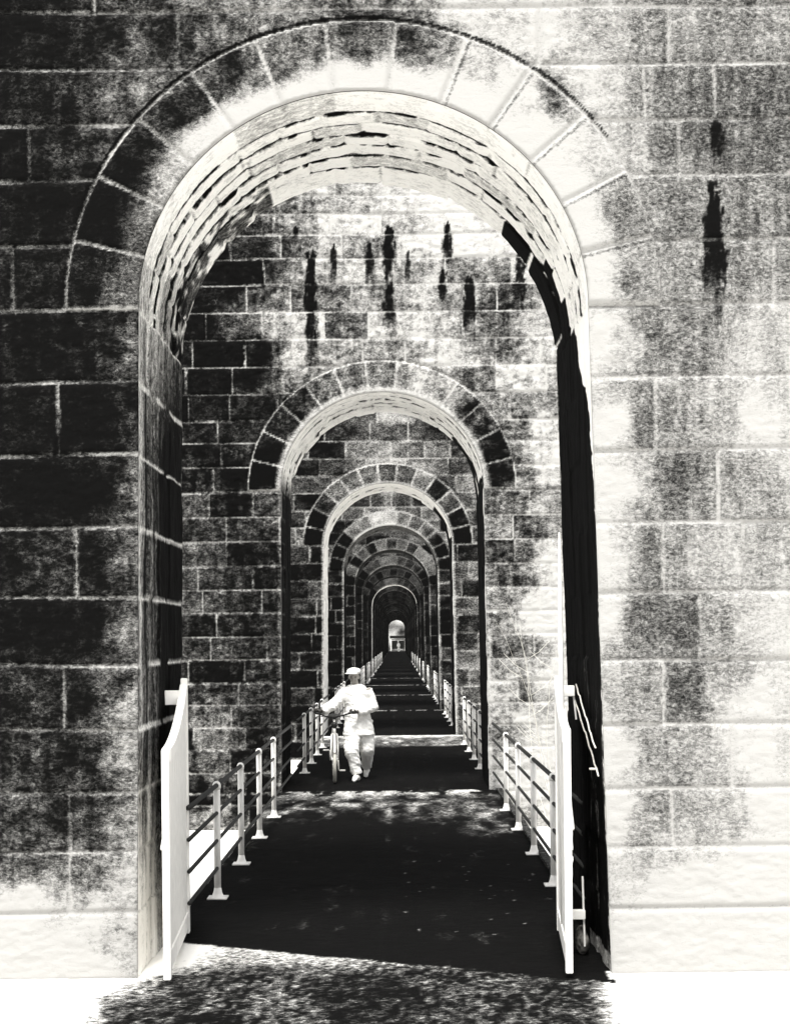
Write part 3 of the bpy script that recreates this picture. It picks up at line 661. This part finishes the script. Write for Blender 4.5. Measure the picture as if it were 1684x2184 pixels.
# rough footing stone
b = bmesh.new(); bmesh.ops.create_icosphere(b, subdivisions=4, radius=.085)
for v in b.verts:
    f = 1 + .5 * (float(fbm(v.co.x * 14, v.co.y * 9 + v.co.z * 14, 3, 5)) - .5); v.co = Vector((v.co.x * f * .55, v.co.y * f * .9, v.co.z * f * 1.05))
fs = fin('footing_stone', b, plain_mat('footing stone', (.13, .125, .115), .9, .85, 30, bump=.8), loc=(1.20, 9.75, .09)); tag(fs, 'small rough stone at the foot of the right jamb under the lower bracket', 'stone')
# weed by the left railing
b = bmesh.new(); r_ = random.Random(2)
for i in range(16):
    a = r_.uniform(0, 6.28); l = r_.uniform(.06, .16); el = r_.uniform(.2, 1.0)
    d = Vector((math.cos(a) * math.cos(el), math.sin(a) * math.cos(el), math.sin(el)))
    tube(b, [(0, 0, 0), d * l * .5, d * l + Vector((0, 0, -.02))], [(.003, .002), (.012, .002), (.001, .001)], 5)
wd = fin('weed', b, plain_mat('weed leaf', (.025, .025, .02)), loc=(-1.54, 14.6, .03)); tag(wd, 'small dark weed tuft growing at the left deck edge by a railing post', 'plant')

# ------------------------------------------------------------------ bicycle
BX = -0.93
bike = thing('bicycle', 'old roadster bicycle wheeled towards the camera beside the walking person', 'bicycle', (BX, 21.3, 0.0), math.radians(3))
WR = .345
def wheel(cy, name, tm):
    root = None
    b = bmesh.new()
    def tor(bm, R, r, n=48, m=8):
        rings = []
        for i in range(n):
            a = 2 * math.pi * i / n
            rings.append([bm.verts.new((r * 1.1 * math.cos(q), (R + r * math.sin(q)) * math.cos(a), (R + r * math.sin(q)) * math.sin(a))) for q in [2 * math.pi * k / m for k in range(m)]])
        for i in range(n):
            A, B = rings[i], rings[(i + 1) % n]
            for k in range(m): bm.faces.new((A[k], A[(k + 1) % m], B[(k + 1) % m], B[k]))
    tor(b, WR - .02, .021); w = fin(name, b, tm, bike, loc=(0, cy, WR))
    b = bmesh.new(); tor(b, WR - .048, .012); fin('rim', b, M_paint, w)
    b = bmesh.new(); lathe(b, [(.012, -.05), (.03, -.035), (.018, -.02), (.018, .02), (.03, .035), (.012, .05)], (0, 0, 0), 12, 'X'); fin('hub', b, M_paint, w)
    b = bmesh.new()
    for i in range(28):
        a = 2 * math.pi * i / 28; s = .032 if i % 2 else -.032
        tube(b, [(s, math.cos(a + .25) * .028, math.sin(a + .25) * .028), (0, math.cos(a) * (WR - .05), math.sin(a) * (WR - .05))], .0013, 4)
    fin('spokes', b, M_paint, w)
wheel(WR, 'front_wheel', M_tyre); wheel(WR + 1.06, 'rear_wheel', M_tyre)
b = bmesh.new(); BB = (0, .86, .29); ST = (0, .98, .80); HT = (0, .46, .86); HB = (0, .42, .70); RA = WR + 1.06
tube(b, [BB, ST], .016); tube(b, [ST, HT], .014); tube(b, [BB, HB], .017); tube(b, [HB, HT], .02)
for s in (-1, 1):
    tube(b, [(s * .02, .86, .29), (s * .055, RA, WR)], .009); tube(b, [(s * .015, .98, .79), (s * .055, RA, WR)], .008)
fin('frame', b, M_paint, bike)
b = bmesh.new(); tube(b, [HB, HT, (0, .48, .95)], .014)
for s in (-1, 1): tube(b, [(s * .04, .41, .71), (s * .05, .38, .5), (s * .052, WR, WR)], [.012, .011, .008])
tube(b, [(-.045, .41, .71), (.045, .41, .71)], .013); fin('fork', b, M_paint, bike)
b = bmesh.new()
tube(b, [(-.28, .32, 1.035), (-.22, .30, 1.02), (-.12, .36, .975), (0, .44, .97), (.12, .36, .985), (.22, .31, 1.02), (.27, .32, 1.025)], .012, 8)
tube(b, [(0, .48, .92), (0, .44, .985)], .014); hb = fin('handlebar', b, M_black, bike)
for s in (-1, 1):
    b = bmesh.new(); tube(b, [(s * .21, .305, 1.02), (s * .285, .325, 1.035)], .017, 10); fin('grip', b, M_black, hb)
    b = bmesh.new(); tube(b, [(s * .16, .30, .98), (s * .24, .28, .985)], .006, 6); fin('brake_lever', b, M_black, hb)
b = bmesh.new()
for q in range(1, 12):
    pass
rings = []
for i in range(15):
    a = math.radians(20 + 150 * i / 14); R = WR + .02
    rings.append([Vector((x, WR - R * math.cos(a) * 1 + 0, WR + R * math.sin(a) + dz)) for x, dz in ((-.02, -.008), (-.01, .004), (.01, .004), (.02, -.008), (.01, 0.0), (-.01, 0.0))])
ring_loft(b, rings); fin('mudguard', b, M_paint, bike)
b = bmesh.new(); tube(b, [(0, .98, .80), (0, 1.0, .93)], .012); ellipsoid(b, (0, 1.02, .95), (.09, .13, .035)); ellipsoid(b, (0, .9, .95), (.03, .1, .022)); fin('saddle', b, M_dark, bike)
b = bmesh.new(); lathe(b, [(.09, -.003), (.09, .003)], (.05, .86, .29), 24, 'X'); tube(b, [(.06, .86, .29), (.065, .80, .14)], .009); tube(b, [(-.06, .86, .29), (-.065, .92, .44)], .009); fin('crankset', b, M_paint, bike)
for s, y, z in ((1, .80, .14), (-1, .92, .44)):
    b = bmesh.new(); box(b, (s * .12, y, z), (.09, .07, .02), bev=.004); fin('pedal', b, M_paint, bike, False)
b = bmesh.new(); lathe(b, [(.02, 0), (.045, -.02), (.045, -.08), (.02, -.09)], (0, 0, 0), 14); lamp = fin('headlamp', b, M_black, bike); lamp.rotation_euler = (math.radians(-80), 0, 0); lamp.location = (0, .33, .86)

# ------------------------------------------------------------------ person
def lerp_pts(a, b, n): return [Vector(a).lerp(Vector(b), i / (n - 1)) for i in range(n)]
def limb(bm, pts, rad, sub=3):
    P = []; R = []
    for i in range(len(pts) - 1):
        for j in range(sub):
            t = j / sub; P.append(Vector(pts[i]).lerp(Vector(pts[i + 1]), t)); R.append(rad[i] + (rad[i + 1] - rad[i]) * t)
    P.append(Vector(pts[-1])); R.append(rad[-1]); tube(bm, P, R, 12)
def make_person(name, label, loc, rz=0, J=None):
    root = thing(name, label, 'person', loc, rz)
    b = bmesh.new()
    # body --------------------------------------------------
    ellipsoid(b, (-.035, -.01, 1.575), (.073, .092, .105)); ellipsoid(b, (-.038, -.035, 1.515), (.055, .065, .065))     # skull, jaw
    ellipsoid(b, (-.050, -.108, 1.545), (.012, .022, .024)); ellipsoid(b, (-.052, -.118, 1.535), (.013, .014, .011))    # nose
    ellipsoid(b, (-.046, -.092, 1.500), (.024, .013, .006)); ellipsoid(b, (-.046, -.091, 1.489), (.02, .013, .006))     # lips
    ellipsoid(b, (-.042, -.085, 1.578), (.05, .02, .010)); ellipsoid(b, (-.040, -.082, 1.463), (.024, .02, .016))       # brow, chin
    for s in (-1, 1): ellipsoid(b, (-.035 + s * .075, .005, 1.545), (.012, .022, .032)); ellipsoid(b, (-.042 + s * .034, -.072, 1.535), (.022, .018, .014))
    limb(b, [(-.03, .0, 1.50), (-.01, .01, 1.36)], [.052, .06])
    tors = [(.97, .155, .11), (1.05, .14, .10), (1.18, .15, .105), (1.3, .17, .11), (1.36, .165, .095), (1.40, .11, .07)]
    ring_loft(b, [[Vector((0 + .02 * (1.4 - z), 0, 0)) + Vector((rx * math.cos(a), ry * math.sin(a), z)) for a in [2 * math.pi * k / 20 for k in range(20)]] for z, rx, ry in tors])
    limb(b, J['armL'], [.055, .043, .034, .027]); limb(b, J['armR'], [.055, .043, .034, .027])
    ellipsoid(b, (.01, 0, .93), (.16, .115, .12))
    limb(b, J['legL'], [.085, .058, .04]); limb(b, J['legR'], [.085, .058, .04])
    for key in ('handL', 'handR'):
        w, d, k = J[key]; w = Vector(w); d = Vector(d).normalized(); s = Vector(k).normalized(); n = d.cross(s).normalized()  # d: palm dir, s: knuckle line, n: curl dir
        tube(b, [w, w + d * .04, w + d * .085], [(.022, .03), (.04, .016), (.038, .014)] if False else [.026, .03, .026], 10)
        for i in range(4):
            base = w + d * .08 + s * (.03 - .02 * i); ln = (.040, .046, .043, .034)[i]
            p1 = base + d * ln * .7 + n * .012; p2 = p1 + n * ln * .65 + d * .003; p3 = p2 + n * ln * .25 - d * ln * .55
            tube(b, [base - d * .02, base, p1, p2, p3], [.010, .0105, .0095, .009, .007], 8)
        tb = w + d * .03 + s * .03; tube(b, [tb - s * .01, tb + s * .022 + d * .015, tb + s * .028 + d * .04 + n * .02, tb + s * .012 + d * .05 + n * .038], [.013, .012, .010, .008], 8)
    for key in ('footL', 'footR'):
        a, t = J[key]; a = Vector(a); t = Vector(t); tube(b, [a + (a - t).normalized() * .05 + Vector((0, 0, -.05)), a + Vector((0, 0, -.045)), a.lerp(t, .6), t], [.035, .042, .036, .024], 12)
    body = remeshed('body', b, M_skin, .0065, root, 2)
    # face colouring: dark eye sockets and hands as own material faces
    body.data.materials.clear(); body.data.materials.append(M_skin); body.data.materials.append(M_handskin)
    hl = Vector(J['handL'][0]); hr = Vector(J['handR'][0])
    for p in body.data.polygons:
        c = p.center
        if (c - hl).length < .16 or (c - hr).length < .16: p.material_index = 1
    for s in (-1, 1):
        b = bmesh.new(); ellipsoid(b, (-.043 + s * .032, -.088, 1.549), (.013, .008, .008)); e = fin('eye', b, M_hair, body)
    b = bmesh.new(); ellipsoid(b, (-.033, .012, 1.585), (.079, .09, .095)); hair = fin('hair', b, M_hair, root)
    bm2 = bmesh.new(); bm2.from_mesh(hair.data); bmesh.ops.delete(bm2, geom=[v for v in bm2.verts if v.co.y < -.045 + max(0, 1.6 - v.co.z) * .5], context='VERTS'); bm2.to_mesh(hair.data); bm2.free()
    # cap ----------------------------------------------------
    b = bmesh.new(); ellipsoid(b, (-.035, -.005, 1.635), (.108, .125, .052), Matrix.Rotation(math.radians(8), 4, 'X')); lathe(b, [(.083, -.02), (.088, .02)], (-.035, -.005, 1.615), 24)
    rings = []
    for i in range(9):
        a = math.radians(200 + 105 * i / 8); c, s_ = math.cos(a), math.sin(a)
        rings.append([Vector((-.045 + c * .075, -.02 + s_ * .08, 1.612)), Vector((-.055 + c * .125, -.03 + s_ * .15, 1.594)), Vector((-.055 + c * .125, -.03 + s_ * .15, 1.601)), Vector((-.045 + c * .075, -.02 + s_ * .08, 1.628))])
    ring_loft(b, rings); remeshed('flat_cap', b, M_cloth, .006, root, 2, .003, 6)
    # jacket -------------------------------------------------
    b = bmesh.new()
    prof = [(.68, .235, .17, .03), (.80, .22, .16, .025), (.92, .20, .15, .02), (1.02, .185, .14, .015), (1.12, .19, .14, .01), (1.25, .20, .14, .0), (1.34, .195, .125, -.005), (1.40, .155, .095, -.01), (1.435, .085, .075, -.02)]
    ring_loft(b, [[Vector((ox + rx * math.cos(a) * (1 + .03 * math.sin(5 * a)), ry * math.sin(a), z)) for a in [2 * math.pi * k / 28 for k in range(28)]] for z, rx, ry, ox in prof])
    for key in ('armL', 'armR'):
        a = J[key]; end = Vector(a[2]).lerp(Vector(a[3]), .75); a0 = Vector(a[0]) + Vector((0, 0, -.02)); limb(b, [a0, a[1], a[2], end], [.088, .076, .066, .056] if key == 'armR' else [.075, .085, .078, .066])
    jk = remeshed('jacket', b, M_cloth, .009, root, 2, .017, 11)
    b = bmesh.new()
    for s in (-1, 1):
        ring_loft(b, [[Vector(p) for p in q] for q in ([(-.03 + s * .02, -.125, 1.27), (-.03 + s * .06, -.130, 1.34), (-.03 + s * .055, -.118, 1.345), (-.03 + s * .02, -.110, 1.27)], [(-.03 + s * .055, -.06, 1.43), (-.03 + s * .10, -.05, 1.425), (-.03 + s * .09, -.03, 1.43), (-.03 + s * .05, -.05, 1.44)])])
    fin('lapels', b, M_cloth, jk)
    # trousers -----------------------------------------------
    b = bmesh.new(); ellipsoid(b, (.02, .0, .90), (.185, .15, .16))
    for key in ('legL', 'legR'):
        h, k_, a = [Vector(q) for q in J[key]]; m1 = h.lerp(k_, .5); m2 = k_.lerp(a, .55); e = k_.lerp(a, .97)
        limb(b, [h, m1, k_, m2, e], [.13, .135, .112, .088, .078])
    remeshed('trousers', b, M_cloth, .009, root, 2, .019, 21)
    for key in ('footL', 'footR'):
        b = bmesh.new(); a, t = [Vector(q) for q in J[key]]; dr = (t - a); dr.z = 0; dr.normalize()
        tube(b, [a - dr * .055 + Vector((0, 0, -.06)), a - dr * .01 + Vector((0, 0, -.045)), a.lerp(t, .55) + Vector((0, 0, -.0)), t, t + dr * .02], [.038, .048, .043, .034, .018], 12)
        remeshed('shoe', b, M_cloth, .007, root, 2)
    return root
J1 = dict(armL=[(-.155, -.0, 1.375), (-.30, -.04, 1.17), (-.45, -.20, 1.075), (-.52, -.245, 1.05)],
          armR=[(.16, 0, 1.375), (.25, .04, 1.09), (.10, -.19, 1.04), (.01, -.235, 1.035)],
          handL=[(-.52, -.245, 1.05), (-.55, -.75, .02), (1, -.35, .2)], handR=[(.01, -.235, 1.035), (-.75, -.6, -.05), (.6, -.75, .25)],
          legL=[(-.05, .02, .88), (-.075, -.17, .48), (.00, -.12, .10)], legR=[(.10, .02, .88), (.15, .03, .48), (.135, .36, .17)],
          footL=[(.0, -.12, .095), (-.04, -.29, .03)], footR=[(.135, .37, .17), (.12, .27, .04)])
PL = px2w(VX, 1665, 21.9)
make_person('person', 'person in pale cap, jacket and baggy trousers walking a bicycle towards the camera', ((770 / 4.367 + 1060) * .6137 * 0 + (-(848 - 758.7)) * 21.95 / F - .0, 21.97, 0), 0, J1)
J2 = dict(armL=[(-.155, 0, 1.375), (-.22, .0, 1.12), (-.2, -.08, .88), (-.19, -.1, .84)], armR=[(.155, 0, 1.375), (.22, .0, 1.12), (.2, -.08, .88), (.19, -.1, .84)],
          handL=[(-.19, -.1, .84), (0, -.2, -1), (0, -1, .1)], handR=[(.19, -.1, .84), (0, -.2, -1), (0, -1, .1)],
          legL=[(-.08, 0, .88), (-.09, -.03, .48), (-.09, .0, .1)], legR=[(.09, 0, .88), (.10, -.02, .48), (.11, 0, .1)],
          footL=[(-.09, 0, .095), (-.1, -.17, .03)], footR=[(.11, 0, .095), (.13, -.17, .03)])
make_person('person', 'tiny distant person standing in the bright opening at the far end', (.12, 261, 0), 0, J2)

# ------------------------------------------------------------------ far end gateway
g = thing('far_gateway', 'dark two-leaved gate with pale posts behind the far end of the passage', 'gate', (.05, 266, 0))
for s in (-1, 1):
    b = bmesh.new(); box(b, (s * .62, 0, 1.15), (1.05, .08, 1.5), bev=.02)
    for i in range(5): box(b, (s * (.2 + .21 * i), -.05, 1.15), (.03, .03, 1.4))
    fin('gate_leaf', b, M_black, g, False)
    b = bmesh.new(); box(b, (s * 1.28, 0, 1.1), (.2, .25, 2.2), bev=.02); box(b, (s * 1.28, 0, 2.24), (.28, .33, .08), bev=.01); fin('gate_post', b, M_paint, g, False)
b = bmesh.new(); box(b, (0, 0, 2.55), (3.0, .3, .5), bev=.03); box(b, (0, 0, 2.15), (2.36, .12, .12)); fin('lintel', b, M_black, g, False)

# dead creeper beside the right gate
b = bmesh.new(); r_ = random.Random(9)
for i in range(4):
    x = r_.uniform(-.12, .12); P = [Vector((x, 0, -.02))]; d = Vector((r_.uniform(-.1, .1), r_.uniform(-.05, .05), 1)).normalized()
    for j in range(12):
        d = (d + Vector((r_.uniform(-.17, .17) + (.02 if j > 6 else 0), r_.uniform(-.08, .08), r_.uniform(-.12, .03)))).normalized(); P.append(P[-1] + d * r_.uniform(.2, .32))
    tube(b, P, [.007 - .0005 * k for k in range(len(P))], 5)
    for j in (5, 7, 9):
        q = P[j]; e = Vector((r_.choice((-1, 1)) * .8, r_.uniform(-.2, .2), .5)); tube(b, [q, q + e * .2, q + e * .38 + Vector((0, 0, .06))], [.004, .003, .002], 5)
cr = fin('dead_creeper', b, M_tyre, loc=(2.02, 19.4, -.52)); tag(cr, 'thin bare pale creeper stems climbing in front of the second pier, right', 'plant')
